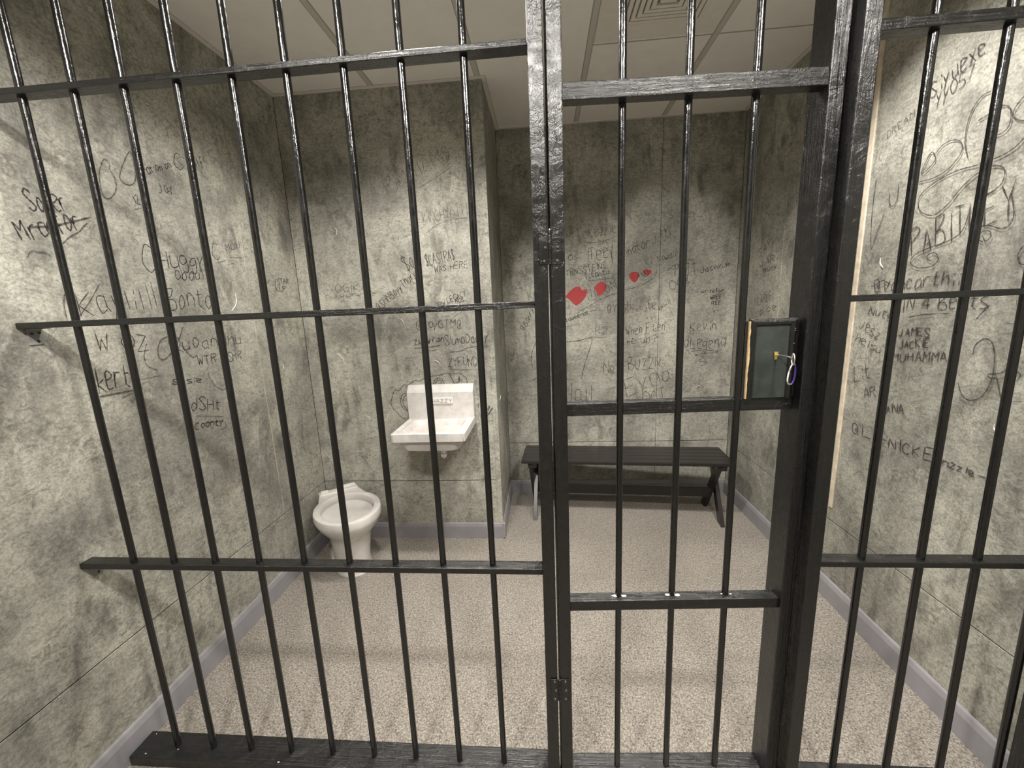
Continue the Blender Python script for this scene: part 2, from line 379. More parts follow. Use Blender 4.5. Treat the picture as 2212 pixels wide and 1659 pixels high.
STROKES = [
    ('L', [[1.14, 1.783], [1.199, 1.796], [1.253, 1.817], [1.32, 1.845]], 4, 0),
    ('L', [[1.217, 1.746], [1.243, 1.771], [1.274, 1.792], [1.289, 1.809], [1.305, 1.824]], 3, 0),
    ('L', [[1.421, 2.038], [1.407, 2.05], [1.391, 2.026], [1.378, 1.994], [1.373, 1.945], [1.381, 1.92], [1.402, 1.925], [1.426, 1.959], [1.429, 1.998], [1.417, 2.021], [1.421, 2.038]], 2.5, 0),
    ('L', [[1.509, 2.108], [1.479, 2.068], [1.454, 2.021], [1.449, 1.998], [1.467, 1.986], [1.493, 1.993], [1.51, 2.021], [1.513, 2.056], [1.509, 2.108]], 2.5, 0),
    ('L', [[1.481, 1.904], [1.515, 1.917]], 2.5, 0),
    ('L', [[1.823, 1.748], [1.887, 1.765]], 2.5, 0),
    ('L', [[1.886, 1.745], [1.939, 1.759]], 2.5, 0),
    ('L', [[1.914, 1.782], [1.999, 1.791]], 2.5, 0),
    ('L', [[1.208, 1.515], [1.253, 1.566], [1.302, 1.632]], 2.5, 0),
    ('L', [[1.18, 1.516], [1.181, 1.558], [1.191, 1.594], [1.209, 1.613]], 2.5, 0),
    ('L', [[1.419, 1.419], [1.4, 1.372], [1.406, 1.336], [1.442, 1.313]], 2.5, 0),
    ('L', [[1.219, 1.26], [1.274, 1.259], [1.34, 1.258]], 4, 0),
    ('L', [[1.368, 1.291], [1.447, 1.292]], 4, 0),
    ('L', [[1.289, 1.239], [1.342, 1.251]], 3.5, 0),
    ('L', [[1.371, 1.276], [1.397, 1.278]], 3, 0),
    ('L', [[1.318, 1.22], [1.336, 1.225]], 3, 0),
    ('L', [[1.589, 1.473], [1.553, 1.415], [1.504, 1.366], [1.472, 1.35], [1.457, 1.365], [1.461, 1.397], [1.481, 1.427], [1.513, 1.438]], 3, 0),
    ('L', [[1.565, 1.4], [1.583, 1.37], [1.609, 1.343], [1.628, 1.349]], 3, 0),
    ('L', [[1.672, 1.271], [1.675, 1.241], [1.703, 1.197], [1.737, 1.176], [1.759, 1.182]], 2.5, 0),
    ('L', [[1.571, 1.096], [1.713, 1.056]], 3, 0),
    ('L', [[1.591, 1.057], [1.709, 1.038]], 3, 0),
    ('L', [[1.682, 1.002], [1.713, 1.005], [1.718, 1.03]], 2.5, 0),
    ('L', [[1.512, 1.404], [1.524, 1.412]], 2, 0),
    ('L', [[1.118, 1.694], [1.131, 1.714], [1.151, 1.714], [1.167, 1.714], [1.178, 1.705]], 2, 0),
    ('F', [[-0.688, 2.184], [-0.591, 2.227], [-0.486, 2.286]], 2, 1),
    ('F', [[-0.668, 1.935], [-0.596, 1.979], [-0.513, 2.002], [-0.414, 2.007]], 2, 1),
    ('F', [[-1.247, 1.555], [-1.168, 1.551]], 2, 1),
    ('F', [[-0.572, 1.453], [-0.522, 1.481]], 2.5, 0),
    ('F', [[-0.538, 1.452], [-0.491, 1.477]], 2.5, 0),
    ('F', [[-0.795, 1.271], [-0.708, 1.274], [-0.63, 1.283]], 3.5, 0),
    ('F', [[-0.766, 1.244], [-0.649, 1.258]], 3.5, 0),
    ('F', [[-0.581, 1.239], [-0.509, 1.245], [-0.451, 1.265], [-0.334, 1.27]], 3, 0),
    ('F', [[-0.588, 1.136], [-0.405, 1.128]], 3, 0),
    ('F', [[-0.546, 1.123], [-0.459, 1.126]], 2.5, 0),
    ('F', [[-0.886, 0.823], [-0.915, 0.835], [-0.939, 0.866], [-0.963, 0.893], [-0.975, 0.928], [-0.963, 0.97], [-0.94, 1.014], [-0.918, 1.008], [-0.88, 1.046], [-0.858, 1.042], [-0.81, 1.071], [-0.781, 1.066], [-0.742, 1.084], [-0.697, 1.095], [-0.648, 1.099], [-0.611, 1.111], [-0.574, 1.105], [-0.519, 1.11], [-0.505, 1.095], [-0.485, 1.077], [-0.479, 1.043]], 3, 0),
    ('F', [[-0.862, 0.997], [-0.898, 0.979], [-0.911, 0.942], [-0.905, 0.904], [-0.873, 0.876], [-0.851, 0.872]], 3, 0),
    ('F', [[-0.863, 0.982], [-0.887, 0.968], [-0.897, 0.926], [-0.876, 0.888], [-0.857, 0.883]], 3, 0),
    ('F', [[-0.698, 1.038], [-0.684, 1.067], [-0.661, 1.081], [-0.636, 1.073], [-0.623, 1.04]], 3, 0),
    ('F', [[-0.685, 1.038], [-0.67, 1.063], [-0.647, 1.066], [-0.638, 1.036]], 3, 0),
    ('F', [[-0.585, 1.105], [-0.576, 1.079], [-0.56, 1.049], [-0.537, 1.056], [-0.528, 1.089], [-0.527, 1.052]], 3.5, 0),
    ('F', [[-0.434, 0.946], [-0.41, 0.941]], 3, 0),
    ('F', [[-0.433, 0.901], [-0.414, 0.915], [-0.423, 0.885]], 3, 0),
    ('F', [[-0.373, 0.854], [-0.348, 0.899], [-0.366, 0.839], [-0.33, 0.887], [-0.367, 0.828]], 3, 0),
    ('F', [[-0.375, 0.809], [-0.361, 0.801], [-0.335, 0.804]], 3, 0),
    ('B', [[0.29, 1.927], [0.38, 1.922], [0.483, 1.942], [0.533, 1.964]], 2.5, 1),
    ('B', [[0.509, 1.765], [0.496, 1.841], [0.483, 1.867]], 2.5, 0),
    ('B', [[0.329, 1.657], [0.516, 1.671]], 3, 0),
    ('B', [[0.267, 1.443], [0.345, 1.48], [0.429, 1.527], [0.579, 1.577], [0.678, 1.599], [0.759, 1.634], [0.808, 1.674], [0.816, 1.713]], 2.5, 0),
    ('B', [[0.888, 1.703], [0.982, 1.762], [1.078, 1.773]], 2, 0),
    ('B', [[0.368, 1.244], [0.464, 1.244]], 2.5, 0),
    ('B', [[1.081, 1.116], [1.171, 1.126], [1.275, 1.109], [1.185, 1.099], [1.108, 1.088], [1.174, 1.072], [1.136, 1.046], [1.201, 1.031], [1.151, 1.005]], 2.5, 0),
    ('B', [[0.17, 1.334], [0.259, 1.348]], 3, 0),
    ('B', [[0.164, 1.22], [0.258, 1.224], [0.354, 1.238], [0.326, 1.12], [0.298, 1.032], [0.276, 0.933]], 3, 0),
    ('B', [[0.472, 0.841], [0.586, 0.881]], 3, 0),
    ('B', [[-0.096, 1.026], [-0.101, 1.116], [-0.081, 1.186], [-0.055, 1.227]], 3, 0),
    ('B', [[-0.118, 0.922], [-0.009, 0.962], [0.22, 0.927]], 3, 0),
    ('B', [[-0.196, 2.093], [-0.193, 2.013], [-0.167, 1.973], [-0.152, 2.027], [-0.148, 2.122]], 2, 1),
    ('R', [[1.701, 1.908], [1.672, 1.97], [1.653, 1.937], [1.701, 1.908]], 3.5, 0),
    ('R', [[1.655, 1.959], [1.631, 1.98], [1.597, 1.983], [1.566, 1.965], [1.562, 1.929], [1.599, 1.894], [1.651, 1.88], [1.717, 1.884]], 3.5, 0),
    ('R', [[1.535, 1.907], [1.553, 1.96], [1.554, 2.015], [1.542, 2.058], [1.518, 2.081], [1.494, 2.081]], 3.5, 0),
    ('R', [[1.521, 2.011], [1.492, 2.016], [1.457, 2.026], [1.429, 2.006], [1.424, 1.964], [1.439, 1.947], [1.462, 1.946]], 3.5, 0),
    ('R', [[1.393, 2.029], [1.416, 2.004], [1.416, 1.978], [1.385, 1.955]], 3.5, 0),
    ('R', [[1.377, 1.911], [1.399, 1.892], [1.432, 1.881], [1.455, 1.879]], 3.5, 0),
    ('R', [[1.499, 1.876], [1.557, 1.879], [1.613, 1.872], [1.666, 1.853], [1.697, 1.822], [1.683, 1.778], [1.63, 1.753], [1.58, 1.778], [1.537, 1.825], [1.485, 1.855], [1.447, 1.858], [1.417, 1.839], [1.417, 1.802], [1.435, 1.788], [1.457, 1.777]], 3.5, 0),
    ('R', [[1.611, 1.595], [1.629, 1.606], [1.625, 1.62], [1.6, 1.622], [1.585, 1.598], [1.608, 1.578], [1.661, 1.577], [1.695, 1.598], [1.679, 1.626], [1.625, 1.643], [1.549, 1.66], [1.514, 1.686], [1.501, 1.75]], 3.5, 0),
    ('R', [[1.447, 1.654], [1.437, 1.638], [1.424, 1.648], [1.429, 1.666], [1.451, 1.668], [1.464, 1.652], [1.444, 1.636]], 3, 0),
    ('R', [[1.466, 1.682], [1.437, 1.685], [1.397, 1.668], [1.374, 1.678], [1.37, 1.707], [1.387, 1.766]], 3.5, 0),
    ('R', [[1.911, 1.947], [1.912, 1.814], [1.895, 1.678], [1.877, 1.728], [1.847, 1.807]], 3, 0),
    ('R', [[1.834, 1.879], [1.83, 1.841], [1.81, 1.822], [1.794, 1.845], [1.795, 1.899]], 3, 0),
    ('R', [[1.33, 1.609], [1.339, 1.587], [1.331, 1.562], [1.317, 1.556]], 3.5, 0),
    ('R', [[1.87, 1.519], [1.844, 1.525], [1.813, 1.54], [1.769, 1.521]], 3.5, 0),
    ('R', [[1.674, 1.396], [1.613, 1.408], [1.515, 1.415]], 3.5, 0),
    ('R', [[1.424, 1.399], [1.408, 1.423], [1.392, 1.443]], 3.5, 0),
    ('R', [[1.416, 1.284], [1.413, 1.317], [1.389, 1.339], [1.365, 1.327], [1.351, 1.282], [1.348, 1.22], [1.365, 1.163], [1.397, 1.139], [1.428, 1.149], [1.448, 1.188]], 3.5, 0),
    ('R', [[1.337, 1.224], [1.355, 1.221], [1.361, 1.231], [1.343, 1.235], [1.325, 1.242], [1.31, 1.257]], 3.5, 0),
    ('R', [[1.337, 1.23], [1.324, 1.193], [1.313, 1.164], [1.305, 1.145]], 3.5, 0),
    ('R', [[1.337, 1.389], [1.306, 1.388]], 3, 0),
    ('R', [[1.292, 1.255], [1.275, 1.243], [1.282, 1.222]], 3, 0),
    ('R', [[1.285, 1.161], [1.26, 1.167]], 3, 0),
    ('R', [[1.32, 1.458], [1.319, 1.438]], 3, 0),
    ('R', [[1.923, 1.654], [1.895, 1.624], [1.875, 1.662]], 2.5, 1),
]
HEARTS = [[[0.165, 1.549], [0.188, 1.581], [0.228, 1.614], [0.268, 1.62], [0.287, 1.593], [0.32, 1.597], [0.311, 1.543], [0.246, 1.485], [0.196, 1.528]], [[0.377, 1.611], [0.425, 1.648], [0.463, 1.621], [0.447, 1.573], [0.408, 1.549], [0.386, 1.585]], [[0.626, 1.694], [0.677, 1.707], [0.693, 1.67], [0.668, 1.631], [0.639, 1.651]], [[0.718, 1.71], [0.77, 1.715], [0.782, 1.699], [0.754, 1.675]]]
CHIPS = [('F', [-0.363, 1.903], [-0.38, 1.848]), ('F', [-0.874, 1.454], [-0.846, 1.419]), ('F', [-1.294, 1.253], [-1.251, 1.187]), ('F', [-0.683, 1.193], [-0.639, 1.157]), ('L', [2.19, 1.231], [2.192, 1.202]), ('L', [1.916, 1.619], [1.872, 1.531]), ('B', [1.235, 1.916], [1.255, 1.89]), ('B', [0.447, 1.144], [0.45, 1.098]), ('B', [1.117, 0.843], [1.177, 0.845]), ('R', [1.842, 1.632], [1.824, 1.592]), ('R', [1.32, 1.084], [1.31, 1.057]), ('F', [-1.151, 0.849], [-1.122, 0.827]), ('F', [-1.214, 2.0], [-1.205, 1.953]), ('F', [-0.281, 0.965], [-0.288, 0.93])]
# ------------------------------------------------------------------ the setting
def panels(parent, mat, plane, axis_dir, spans, zspans, gap=0.0022, th=0.004):
    """sheets of wall board standing proud of the wall core; axis 'x' wall or 'y' wall"""
    for a0, a1 in spans:
        for z0, z1 in zspans:
            m = MB(); g = gap / 2; zg0 = 0.0 if z0 == 0 else 0.0022; zg1 = 0.0 if z1 == ZC else 0.0022   # open horizontal joint
            if axis_dir[0]:   # wall perpendicular to x, sheets between plane-th*dir and plane
                x0, x1 = sorted((plane, plane - axis_dir[0] * th))
                m.box(x0, x1, a0 + g, a1 - g, z0 + zg0, z1 - zg1, 0.0008)
            else:
                y0, y1 = sorted((plane, plane - axis_dir[1] * th))
                m.box(a0 + g, a1 - g, y0, y1, z0 + zg0, z1 - zg1, 0.0008)
            m.build('wall_sheet', mat, parent)

T = 0.004
wl = MB().box(XL - 0.10, XL - T, YNEAR, YK + 0.1, 0, ZC).build('wall_left', M['joint']); tag(wl, kind='structure')
panels(wl, M['wallL'], XL, (1, 0), [(YNEAR, 2.018), (2.018, YF)], [(0.0, SEAM), (SEAM, ZC)])
wr = MB().box(XR + T, XR + 0.10, YNEAR, YK + 0.1, 0, ZC).build('wall_right', M['joint']); tag(wr, kind='structure')
panels(wr, M['wallR'], XR, (-1, 0), [(YNEAR, 1.965), (1.965, 2.556), (2.556, YK)], [(0.0, SEAM), (SEAM, ZC)])
wk = MB().box(XL, XR, YK + T, YK + 0.10, 0, ZC).build('wall_back', M['joint']); tag(wk, kind='structure')
panels(wk, M['wallB'], YK, (0, -1), [(XB, 0.84), (0.84, XR)], [(0.0, 0.425), (0.425, ZC)])
wb = MB().box(XL, XB - T, YF + T, YK + 0.0, 0, ZC).build('wall_alcove', M['joint']); tag(wb, kind='structure')
panels(wb, M['wallF'], YF, (0, -1), [(XL, XB)], [(0.0, SEAM), (SEAM, ZC)])
panels(wb, M['wallS'], XB, (1, 0), [(YF + T, YK)], [(0.0, ZC)])
# corner bead of the boxed-out wall
tag(MB().box(XB - 0.030, XB + 0.0012, YF - 0.0022, YF + 0.004, BASEH, ZC, 0.0008).build('trim_1', M['wallF']), kind='structure')
# pale batten over the joint of the right wall
tag(MB().box(XR - 0.006, XR + 0.001, 1.948, 1.972, 0.47, 2.62, 0.0015).build('trim_2', M['trim']), kind='structure')
tag(MB().box(XL - 0.001, XL + 0.0016, 2.0135, 2.0185, 0.408, 1.95, 0.0004).build('trim_3', M['seamtrim']), kind='structure')
wn = MB().box(XL - 0.1, XR + 0.1, YNEAR - 0.10, YNEAR, 0, ZC).build('wall_near', mat_simple('plain_hall_wall', (0.55, 0.53, 0.49), 0.8, noise=0.1, nscale=4)); tag(wn, kind='structure')
fl = MB().box(XL - 0.1, XR + 0.1, YNEAR - 0.1, YK + 0.1, -0.08, 0).build('floor', M['carpet']); tag(fl, kind='structure')

# suspended ceiling: slab + T-bar grid as its child
ce = MB().box(XL - 0.1, XR + 0.1, YNEAR - 0.1, YK + 0.1, ZC, ZC + 0.08).build('ceiling', M['ceil']); tag(ce, kind='structure')
gx = [-0.906, -0.320, 0.253, 0.836]
yy = 2.249
cross = [yy - 0.585 * k for k in range(0, 8)] + [yy + 0.585]
m = MB()
for x in gx:
    y1 = YF if x < XB else YK
    m.box(x - 0.012, x + 0.012, YNEAR, y1, ZC - 0.0025, ZC + 0.001)
m.build('ceiling_grid', M['grid'], ce)
m = MB()
for x in gx:
    y1 = YF if x < XB else YK
    for s in (-1, 1):
        m.box(x + s * 0.0145 - 0.002, x + s * 0.0145 + 0.002, YNEAR, y1, ZC - 0.0008, ZC + 0.001)
for y in cross:
    m.box(0.253, XR, y - 0.004, y + 0.004, ZC - 0.0009, ZC + 0.001) if y > 2.2 else m.box(XL, XR, y - 0.004, y + 0.004, ZC - 0.0009, ZC + 0.001)
m.box(XB, XR, yy + 0.585 - 0.003, yy + 0.585 + 0.003, ZC - 0.0009, ZC + 0.001) if False else None
m.build('ceiling_grid_joint', M['gridline'], ce)
# wall angle moulding
m = MB(); w = 0.022; z0, z1 = ZC - 0.004, ZC + 0.001
m.box(XL, XL + w, YNEAR, YF - w, z0, z1); m.box(XR - w, XR, YNEAR, YK - w, z0, z1)
m.box(XL, XB + w, YF - w, YF, z0, z1); m.box(XB, XB + w, YF, YK - w, z0, z1); m.box(XB, XR, YK - w, YK, z0, z1)
m.build('ceiling_angle_moulding', M['vent'], ce)
m = MB(); e = 0.003; z0 = ZC - 0.0007
m.box(XL + w, XL + w + e, YNEAR, YF - w, z0, z1); m.box(XR - w - e, XR - w, YNEAR, YK - w, z0, z1)
m.box(XL + w, XB + w + e, YF - w - e, YF - w, z0, z1); m.box(XB + w, XB + w + e, YF - w, YK - w, z0, z1)
m.build('ceiling_edge_gap', M['gridline'], ce)

# baseboards: body with a rounded, lighter top
def baseboard(name, p0, p1, n):
    """p0->p1 along the wall foot, n = direction into the room"""
    p0 = Vector((*p0, 0)); p1 = Vector((*p1, 0)); n = Vector((*n, 0))
    prof = [(0, 0), (0.014, 0), (0.014, 0.004), (0.0125, 0.082), (0.0105, 0.090), (0.0095, 0.0935), (0.0075, 0.1015), (0.004, 0.1068), (0, BASEH)]
    b = MB()
    b.loft([[p + n * a + Vector((0, 0, z)) for a, z in prof] for p in (p0, p1)], True, True, False)
    o = b.build(name, M['base']); tag(o, kind='structure'); return o
baseboard('baseboard_left', (XL, YNEAR), (XL, YF), (1, 0))
baseboard('baseboard_right', (XR, YNEAR), (XR, YK), (-1, 0))
baseboard('baseboard_back', (XB, YK), (XR, YK), (0, -1))
baseboard('baseboard_alcove', (XL, YF), (XB + 0.014, YF), (0, -1))
baseboard('baseboard_alcove_side', (XB, YF - 0.014), (XB, YK), (1, 0))

# ------------------------------------------------------------------ graffiti on the walls
GL = {
 'A': '02 28 42|14 34', 'B': '02 08|~08 38 37 26 05|~05 35 43 32 02', 'C': '~47 28 06 04 22 43', 'D': '02 08|~08 28 46 44 22 02',
 'E': '48 08 02 42|05 35', 'F': '02 08 48|05 35', 'G': '~47 28 06 04 22 43 45|45 25', 'H': '02 08|42 48|05 45', 'I': '12 18', 'J': '~38 34 22 12 03',
 'K': '02 08|48 05 42', 'L': '08 02 42', 'M': '02 08 25 48 42', 'N': '02 08 42 48', 'O': '~28 06 04 22 44 46 28', 'P': '02 08|~08 38 47 36 05',
 'Q': '~28 06 04 22 44 46 28|23 51', 'R': '02 08|~08 38 47 36 05|25 42', 'S': '~47 28 07 16 34 43 22 03', 'T': '22 28|08 48', 'U': '~08 04 22 44 48',
 'V': '08 22 48', 'W': '08 12 26 32 48', 'X': '02 48|08 42', 'Y': '08 25 48|25 22', 'Z': '08 48 02 42',
 'a': '~36 16 04 12 33|36 33 42', 'b': '08 02|~04 26 34 22 02', 'c': '~35 16 04 12 33', 'd': '38 32|~35 16 04 12 34', 'e': '~04 35 26 06 03 12 32', 'f': '~38 18 16 12|05 35',
 'g': '~36 16 04 13 34|~36 32 20 01', 'h': '08 02|~04 26 35 32', 'i': '14 12|16 17', 'j': '~26 22 11 01|27 28', 'k': '08 02|35 04 32', 'l': '18 12',
 'm': '06 02|~04 15 22|~24 35 42', 'n': '06 02|~04 16 35 32', 'o': '~16 04 12 34 26 16', 'p': '06 00|~05 26 34 22 03', 'q': '~36 16 04 12 34|36 30', 'r': '06 02|~04 16 36',
 's': '~36 16 05 33 22 02', 't': '18 13 32|06 36', 'u': '~06 03 12 33|36 32', 'v': '06 12 36', 'w': '06 02 14 22 36', 'x': '02 36|06 32', 'y': '06 13|36 13 00', 'z': '06 36 02 32',
 '0': '~28 06 04 22 44 46 28', '1': '06 18 12', '2': '~07 28 46 02 42', '3': '~07 28 46 25 43 22 03', '4': '32 38 04 44', '5': '48 08 05|~05 35 43 22 02', '7': '08 48 12', '9': '~46 18 06 15 46 32',
 '@': '~35 25 24 33 36 28 07 04 12 42', '$': '~47 28 07 16 34 43 22 03|21 29', '!': '18 14|12 12', '?': '~07 28 46 25 24', '.': '12 22', '_': '02 42', '-': '05 45', '+': '05 45|23 27',
}
def catmull(P, n=6):
    if len(P) < 3: return P
    closed = (P[0] - P[-1]).length < 1e-6
    out = []
    m = len(P)
    for i in range(m - 1):
        p0 = P[i - 1] if i > 0 else (P[-2] if closed else P[0])
        p1, p2 = P[i], P[i + 1]
        p3 = P[i + 2] if i + 2 < m else (P[1] if closed else P[-1])
        for k in range(n):
            t = k / n
            out.append(0.5 * ((2 * p1) + (p2 - p0) * t + (2 * p0 - 5 * p1 + 4 * p2 - p3) * t * t + (3 * p1 - p0 - 3 * p2 + p3) * t ** 3))
    out.append(P[-1])
    return out

WALLS = {'L': (wl, lambda u, z, d: Vector((XL + d, u, z))), 'R': (wr, lambda u, z, d: Vector((XR - d, u, z))),
         'F': (wb, lambda u, z, d: Vector((u, YF - d, z))), 'B': (wk, lambda u, z, d: Vector((u, YK - d, z)))}
lift = [0.0006]
def ribbon(bm, wall, pts, width, d, taper=True):
    f = WALLS[wall][1]; n = len(pts)
    if n < 2: return
    L, R_ = [], []
    for i, p in enumerate(pts):
        a = pts[max(i - 1, 0)]; b = pts[min(i + 1, n - 1)]
        t = (b - a)
        t = t.normalized() if t.length > 1e-9 else Vector((1, 0))
        nn = Vector((-t.y, t.x)); w = width / 2 * (0.75 + 0.25 * math.sin(i * 1.7 + p.x * 40))
        if taper and i in (0, n - 1): w *= 0.55
        q0 = p + nn * w; q1 = p - nn * w
        L.append(bm.verts.new(f(q0.x, q0.y, d))); R_.append(bm.verts.new(f(q1.x, q1.y, d)))
    for i in range(n - 1):
        try: bm.faces.new((L[i], L[i + 1], R_[i + 1], R_[i]))
        except ValueError: pass

def finish_ink(bm, wall, mat, name, label=None):
    bmesh.ops.recalc_face_normals(bm, faces=bm.faces)
    me = bpy.data.meshes.new(name); bm.to_mesh(me); bm.free(); me.materials.append(mat)
    o = bpy.data.objects.new(name, me); link(o, WALLS[wall][0])
    if label: o['label'] = label
    return o

def write(wall, text, A, B, h, wd, c):
    rnd = random.Random(hash(text) % 1000 if False else sum(map(ord, text)))
    A = Vector(A); B = Vector(B); ax = (B - A); Ln = ax.length; ax = ax / Ln
    up = Vector((0, 1)) if wall != 'R' else Vector((0, 1))
    # letters stand roughly upright on the baseline, with a slight hand slant
    perp = Vector((-ax.y, ax.x))
    if perp.y < 0: perp = -perp
    up = (perp * 0.75 + Vector((0, 1)) * 0.25).normalized()
    adv = []
    for ch in text:
        adv.append(3.2 if ch == ' ' else (2.6 if ch in 'Iil1.!' else (4.6 if ch.islower() else 5.6)))
    tot = sum(adv); ux = Ln / tot; uz = h / 6.0
    lift[0] += 0.00002
    bm = bmesh.new(); x = 0.0
    for ch, a in zip(text, adv):
        g = GL.get(ch)
        if g:
            jy = rnd.uniform(-0.5, 0.5); sl = rnd.uniform(-0.05, 0.12); sz = rnd.uniform(0.88, 1.14)
            for st in g.split('|'):
                sm = st.startswith('~'); pts = []
                for tk in st.lstrip('~').split():
                    gx_ = int(tk[0]) + rnd.uniform(-0.22, 0.22); gy_ = int(tk[1]) - 2 + rnd.uniform(-0.25, 0.25)
                    pts.append(A + ax * ((x + (gx_ + sl * gy_ + 0.4) * sz) * ux) + up * ((gy_ * sz + jy) * uz))
                toks = st.lstrip('~').split()
                if toks[0] == toks[-1]: pts[-1] = pts[0].copy()
                P = catmull(pts, 6 if sm else 3) if len(pts) > 2 and sm else pts
                if not sm:
                    Q = []
                    for i in range(len(P) - 1):
                        for k in range(4): Q.append(P[i].lerp(P[i + 1], k / 4) + Vector((rnd.uniform(-1, 1), rnd.uniform(-1, 1))) * 0.0006)
                    Q.append(P[-1]); P = Q
                ribbon(bm, wall, P, wd * 0.00150, lift[0])
        x += a
    finish_ink(bm, wall, M['ink%d' % c], 'marker_writing')

for t_ in TEXTS: write(*t_)
for wall, pts, wd, c in STROKES:
    lift[0] += 0.00002
    bm = bmesh.new(); ribbon(bm, wall, catmull([Vector(p) for p in pts], 7), wd * 0.00150, lift[0])
    finish_ink(bm, wall, M['ink%d' % c], 'marker_scrawl')
for hp in HEARTS:
    bm = bmesh.new(); P = [Vector(p) for p in hp]
    P = catmull(P + [P[0].copy()], 5)[:-1]
    f = WALLS['B'][1]
    bm.faces.new([bm.verts.new(f(p.x, p.y, 0.0004)) for p in P])
    finish_ink(bm, 'B', M['red'], 'marker_heart', 'red filled-in marker blot in the writing')
for wall, a, b in CHIPS:
    a = Vector(a); b = Vector(b); mid = (a + b) / 2 + Vector((-(b - a).y, (b - a).x)) * 0.18
    P = catmull([a, mid, b], 4)
    bm = bmesh.new(); f = WALLS[wall][1]; loops = []
    for i, p in enumerate(P):
        w = 0.0016 * (0.4 + math.sin(PI * i / (len(P) - 1)))
        t = (P[min(i + 1, len(P) - 1)] - P[max(i - 1, 0)]).normalized(); nn = Vector((-t.y, t.x))
        loops.append([bm.verts.new(f(*(p + nn * w), 0.0003)), bm.verts.new(f(*p, 0.0035)), bm.verts.new(f(*(p - nn * w), 0.0003))])
    for l0, l1 in zip(loops, loops[1:]):
        for i in range(2): bm.faces.new((l0[i], l0[i + 1], l1[i + 1], l1[i]))
    finish_ink(bm, wall, M['chip'], 'paint_flake')

# ------------------------------------------------------------------ air vent
vt = empty('ceiling_vent', (0.5445, 1.957, ZC)); tag(vt, 'square white louvred air diffuser in the ceiling above the cell door', 'vent')
MB().box(-0.165, 0.165, -0.165, 0.165, -0.0015, 0.0).build('backing', M['ventdark'], vt)
def sq_ring(name, ro, ri, z0, z1, mat):
    def ring(r, z): return [(-r, -r, z), (r, -r, z), (r, r, z), (-r, r, z)]
    m = MB(); m.loft([ring(ro, z1), ring(ro, z0), ring(ri, z0), ring(ri, z1), ring(ro, z1)], False, False, False)
    return m.build(name, mat, vt)
for k in range(5):
    o_ = 0.157 - k * 0.0235
    sq_ring('louvre', o_, o_ - 0.0165, -0.007 - 0.001 * k, -0.0015, M['vent'])
MB().box(-0.034, 0.034, -0.034, 0.034, -0.012, -0.0015, 0.003).build('centre_plate', M['vent'], vt)
sq_ring('flange', 0.272, 0.164, -0.0035, 0.0, M['vent'])

# ------------------------------------------------------------------ grille
def bar_mesh(p0, p1, r=0.0093):
    return MB().cyl(p0, p1, r, n=20, rings=1)

def chips(parent, spots, mat=None):
    for (x, y, z, s) in spots:
        m = MB(); rr = random.Random(int(x * 1e4))
        n = 9; lp = [(x + math.cos(2 * PI * i / n) * s * rr.uniform(0.6, 1.2), y + math.sin(2 * PI * i / n) * s * 0.55 * rr.uniform(0.6, 1.2), z) for i in range(n)]
        m.loft([lp, [(x + (p[0] - x) * 0.6, y + (p[1] - y) * 0.6, z + 0.0015) for p in lp]], True, True, False)
        m.build('paint_chip', mat or M['chip'], parent)

BARS_L = [(-1.3127, -1.3219), (-1.1794, -1.1706), (-1.0406, -1.0338), (-0.8944, -0.8916), (-0.7479, -0.7469), (-0.6031, -0.6077), (-0.4601, -0.4635), (-0.3131, -0.3239), (-0.1661, -0.1725)]
BARS_R = [(0.842, 0.855), (0.993, 1.003), (1.143, 1.122), (1.300, 1.262)]
ZT = ZC - 0.055
PX0, PX1 = -0.0215, 0.0135

def grille(name, label, xa, xb, bars, rails, sill, post_specs, chip_spots=()):
    root = empty(name, ((xa + xb) / 2, GY, 0)); off = Matrix.Translation((-(xa + xb) / 2, -GY, 0))
    tag(root, label, 'jail bars', 'barred sections beside the cell door')
    for x0, x1 in bars:
        f = lambda z: (x0 + (x1 - x0) * z / 2.66, GY, z)
        bar_mesh(f(0.03), f(ZT + 0.02)).build('bar', M['bar'], root, off)
    for (a, b, z0, z1) in rails:
        MB().box(a, b, GY - 0.0205, GY + 0.0185, z0, z1, 0.0015).build('rail', M['woodx'], root, off)
    MB().box(*sill, GY0, GY1, 0.0, 0.038, 0.003, 2).build('sill_plank', M['woodx'], root, off)
    MB().box(xa, xb, GY0, GY1, ZT, ZC, 0.003, 2).build('head_plank', M['woodx'], root, off)
    for (a, b, y0, y1) in post_specs:
        MB().box(a, b, y0, y1, 0.0, ZT + 0.001, 0.0025, 2).build('post', M['woodz'], root, off)
    if chip_spots:
        for (x, y, z, s) in chip_spots:
            chips(root, [(x - (xa + xb) / 2, y - GY, z, s)])
    return root

gl_ = grille('barred_panel', 'wide black barred section of nine bars left of the cell door', XL + 0.016, PX1, BARS_L,
             [(XL + 0.0005, PX0, 2.077, 2.092), (XL + 0.0005, PX0, 1.493, 1.510), (XL + 0.0005, PX0, 0.737, 0.756)],
             (XL + 0.028, PX0 + 0.001), [(PX0, PX1, GY0, GY1)],
             [(-1.405, 1.04, 0.0375, 0.004), (-1.430, 1.105, 0.0375, 0.003), (-0.92, 1.035, 0.0375, 0.005), (-0.38, 1.04, 0.0375, 0.003), (-1.302, 1.058, 0.0375, 0.003)])
JX0, JX1 = 0.6800, 0.7150
gr_ = grille('barred_panel', 'narrow black barred section of four bars right of the cell door', JX0, XR, BARS_R,
             [(JX1, XR - 0.0005, 2.043, 2.066), (JX1, XR - 0.0005, 1.477, 1.492), (JX1, XR - 0.0005, 0.771, 0.788)],
             (JX1 - 0.001, XR - 0.016), [(JX0, JX1, GY0, GY1)])
